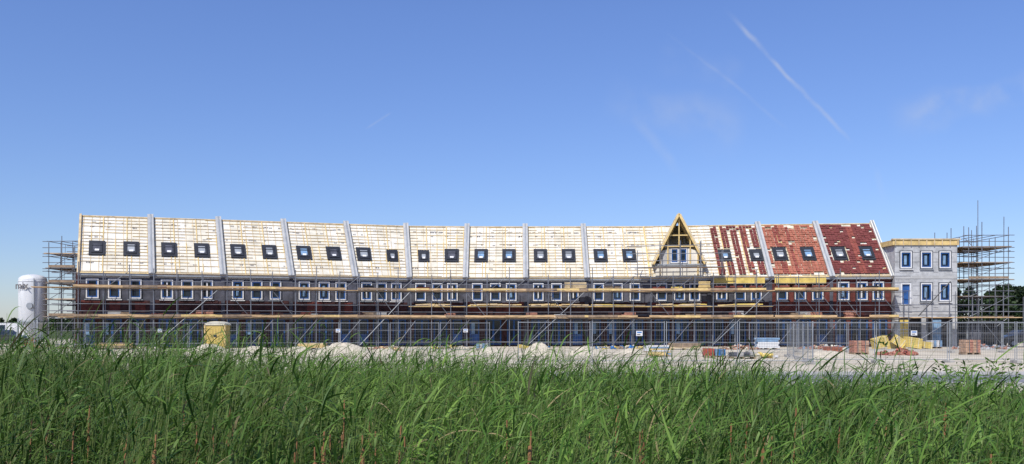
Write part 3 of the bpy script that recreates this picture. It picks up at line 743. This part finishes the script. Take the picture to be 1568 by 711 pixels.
def shrub(name,x,y,r,h,nst,seed,tint=(.13,.235,.04),leaf=.075):
    rg=np.random.default_rng(seed); rb=RB(); z0=float(gz(y))-.05
    n=nst; bx=x+rg.normal(0,r*.25,n); by=y+rg.normal(0,r*.25,n); az=rg.uniform(0,6.28,n); sp_=rg.uniform(.1,1,n)*r; Hh=h*rg.uniform(.6,1.05,n)
    def st(s): return np.stack([bx+np.cos(az)*sp_*s**1.4+.08*s*s,by+np.sin(az)*sp_*s**1.4,z0+Hh*s],-1)
    C=np.stack([st(np.full(n,t)) for t in np.linspace(0,1,6)],1)
    rb.add(C,np.tile([[.006,0,0]],(n,1)),np.array([1,1,.9,.7,.5,.2]),np.tile([[.12,.10,.05]],(n,1)))
    for l in range(52):
        s=rg.uniform(.25,1,n); P0=st(s); a=rg.uniform(0,6.28,n); el=rg.uniform(-.2,1.0,n); Ln=leaf*rg.uniform(.6,1.4,n)
        d=np.stack([np.cos(a)*np.cos(el),np.sin(a)*np.cos(el),np.sin(el)],-1); ts=np.linspace(0,1,4)
        P0=P0+d*rg.uniform(0,.06,n)[:,None]
        C=P0[:,None,:]+d[:,None,:]*(Ln[:,None]*ts[None,:])[:,:,None]; C[:,:,2]-=(ts**2*.02)[None,:]
        side=unit(np.cross(d,rg.normal(0,1,(n,3))))*.011*(leaf/.075)
        u=rg.uniform(.6,1.3,(n,1)); rb.add(C,side,np.array([.3,1,.8,.05]),np.array([tint])*u)
    return rb.obj(name)
shrub('willow_shrub',-4.6,8.2,.75,2.1,46,21); shrub('willow_shrub',1.2,7.2,.8,1.95,52,22); shrub('willow_shrub',1.9,9.3,.6,2.1,34,23)
shrub('willow_shrub',4.9,9.8,.8,2.2,54,24,(.13,.225,.04)); shrub('willow_shrub',4.0,8.6,.7,1.95,40,25); shrub('willow_shrub',-3.2,6.8,.5,1.75,28,29)
shrub('willowherb_plant',6.7,12.6,.35,2.15,14,26,(.10,.18,.035),.09); shrub('willowherb_plant',5.1,11.7,.3,2.35,9,27,(.09,.17,.035),.09); shrub('willowherb_plant',7.2,13.5,.4,2.0,12,28,(.11,.19,.04),.08)
shrub('willow_shrub',-.9,6.4,.5,1.7,26,30); shrub('willow_shrub',3.1,6.4,.55,1.7,32,31)
m=MB()
for k in range(46):
    y=random.uniform(5.6,7.6); x=random.uniform(-.6,.6)*y; z0=-.72; top=random.uniform(1.0,1.32)-.02*x
    if y<6.3: top=min(top,1.2)
    lx=random.uniform(-.08,.12); m.tube((x,y,z0),(x+lx,y,top),.006,'cattail_brown',5)
    if k%2==0:
        m.tube((x+lx*.8,y,top-.32),(x+lx*.93,y,top-.1),.014,'cattail_brown',7)
m.obj('cattails')

def trees(name,specs,seed,leaf=.35,per=1500):
    rg=np.random.default_rng(seed); rb=RB()
    for (x,y,h,r) in specs:
        n=per; f=rg.random(n)**.8; z=h*(.04+.96*f)
        rad=r*(1-f)**.4*(0.8+.3*np.sin(f*17+x)+.1)*np.sqrt(rg.random(n))
        a=rg.uniform(0,6.28,n); P0=np.stack([x+np.cos(a)*rad,y+np.sin(a)*rad,z],-1)
        d=unit(rg.normal(0,1,(n,3)))*leaf; ts=np.linspace(0,1,3); C=P0[:,None,:]+d[:,None,:]*ts[None,:,None]
        side=unit(np.cross(d,rg.normal(0,1,(n,3))))*leaf*.5
        cl=(.7+.5*np.sin(P0[:,0]*1.7+P0[:,2]*2.3)*np.sin(P0[:,2]*1.3+P0[:,1]))[:,None]
        rb.add(C,side,np.array([.5,1,.3]),np.array([[.05,.08,.032]])*cl*rg.uniform(.7,1.4,(n,1)))
        tk=np.array([[[x,y,0],[x,y,h*.5],[x,y,h*.9]]]); rb.add(tk,np.array([[.18,0,0]]),np.array([1,.7,.2]),np.array([[.06,.045,.03]]))
    return rb.obj(name)
sp1=[]
for k in range(75):
    y=random.uniform(136,160); sp1.append((70+k*1.05+random.uniform(-.8,.8),y,random.uniform(7.2,9.2),random.uniform(2.4,3.6)))
trees('distant_tree_line',sp1,4,.42,1300)
sp2=[(random.uniform(-260,-110),random.uniform(255,300),random.uniform(2.6,4.6),random.uniform(2.5,4)) for k in range(60)]
trees('distant_tree_line',sp2,5,.6,500)

# ---------------------------------------------------------------- light, sky
sunel=math.radians(50); az=math.radians(208)
sd=V((math.sin(az)*math.cos(sunel),math.cos(az)*math.cos(sunel),math.sin(sunel)))
sl=bpy.data.lights.new('sun','SUN'); sl.energy=5.0; sl.angle=math.radians(.5); sl.color=(1,.955,.885)
so=bpy.data.objects.new('sun',sl); S.collection.objects.link(so); so.rotation_euler=(-sd).to_track_quat('-Z','Y').to_euler()
w=bpy.data.worlds.new('World'); S.world=w; w.use_nodes=True; nt=w.node_tree; N=nt.nodes; Lk=nt.links
bg=N['Background']; bg.inputs['Strength'].default_value=.12
sky=N.new('ShaderNodeTexSky'); sky.sky_type='NISHITA'; sky.sun_disc=False; sky.sun_elevation=sunel; sky.sun_rotation=az; sky.air_density=1.0; sky.dust_density=.2; sky.ozone_density=3.0
tc=N.new('ShaderNodeTexCoord'); sp=N.new('ShaderNodeSeparateXYZ'); Lk.new(tc.outputs['Generated'],sp.inputs[0])
ysafe=mathn('MAXIMUM',sp.outputs['Y'],.05); U=mathn('DIVIDE',sp.outputs['X'],ysafe); Vv=mathn('DIVIDE',sp.outputs['Z'],ysafe)
cb=N.new('ShaderNodeCombineXYZ'); Lk.new(U,cb.inputs[0]); Lk.new(Vv,cb.inputs[1])
nz=N.new('ShaderNodeTexNoise'); nz.inputs['Scale'].default_value=22; nz.inputs['Detail'].default_value=6; Lk.new(cb.outputs[0],nz.inputs['Vector'])
nzl=N.new('ShaderNodeTexNoise'); nzl.inputs['Scale'].default_value=9; nzl.inputs['Detail'].default_value=3; Lk.new(cb.outputs[0],nzl.inputs['Vector'])
def trail(a,b_,wd,st,wob=.012):
    ax,ay=a; bx,by=b_; L=math.hypot(bx-ax,by-ay); ux,uy=(bx-ax)/L,(by-ay)/L
    du=mathn('SUBTRACT',U,ax); dv=mathn('SUBTRACT',Vv,ay)
    t=mathn('ADD',mathn('MULTIPLY',du,ux/L),mathn('MULTIPLY',dv,uy/L))
    d=mathn('ADD',mathn('MULTIPLY',du,-uy),mathn('MULTIPLY',dv,ux))
    d=mathn('ADD',d,mathn('MULTIPLY',mathn('SUBTRACT',nzl.outputs['Fac'],.5),wob*2)); d=mathn('ABSOLUTE',d)
    p=mathn('SUBTRACT',1.0,smooth(d,0,wd))
    e=mathn('MULTIPLY',smooth(t,0,.25),mathn('SUBTRACT',1.0,smooth(t,.8,1)))
    nn=smooth(nz.outputs['Fac'],.25,.75)
    return mathn('MULTIPLY',mathn('MULTIPLY',mathn('MULTIPLY',p,e),nn),st)
tot=None
for args in (((.235,.355),(.388,.203),.0042,.72,.014),((.17,.335),(.315,.215),.0035,.2,.008),((.42,.222),(.66,.29),.026,.5,.03),((.10,.262),(.27,.215),.035,.26,.04),((.13,.24),(.20,.16),.010,.18,.02),((-.167,.219),(-.135,.24),.002,.25,.002),((.16,.31),(.26,.27),.03,.12,.04),((.41,.18),(.42,.13),.006,.12,.01)):
    t=trail(*args); tot=t if tot is None else mathn('ADD',tot,t)
tot=mathn('MULTIPLY',mathn('MINIMUM',tot,1.0),.75)
tr=ramp(sp.outputs['Z'],0.0,(.70,.77,1.0),.33,(.84,.93,1.28))
tint=N.new('ShaderNodeMix'); tint.data_type='RGBA'; tint.blend_type='MULTIPLY'; tint.inputs[0].default_value=1; Lk.new(tr.outputs[0],tint.inputs[7]); Lk.new(sky.outputs[0],tint.inputs[6])
mx=N.new('ShaderNodeMix'); mx.data_type='RGBA'; Lk.new(tot,mx.inputs[0]); Lk.new(tint.outputs[2],mx.inputs[6]); mx.inputs[7].default_value=(5,5.3,5.9,1)
Lk.new(mx.outputs[2],bg.inputs[0])
S.view_settings.view_transform='Standard'; S.view_settings.look='None'; S.view_settings.exposure=0
cam=bpy.data.cameras.new('camera'); co=bpy.data.objects.new('camera',cam); S.collection.objects.link(co); S.camera=co
co.location=(0,0,1.9); co.rotation_euler=(math.radians(90),0,0); cam.sensor_width=36; cam.lens=36*1358/1568; cam.shift_y=.0903; cam.clip_end=9000; cam.clip_start=.1
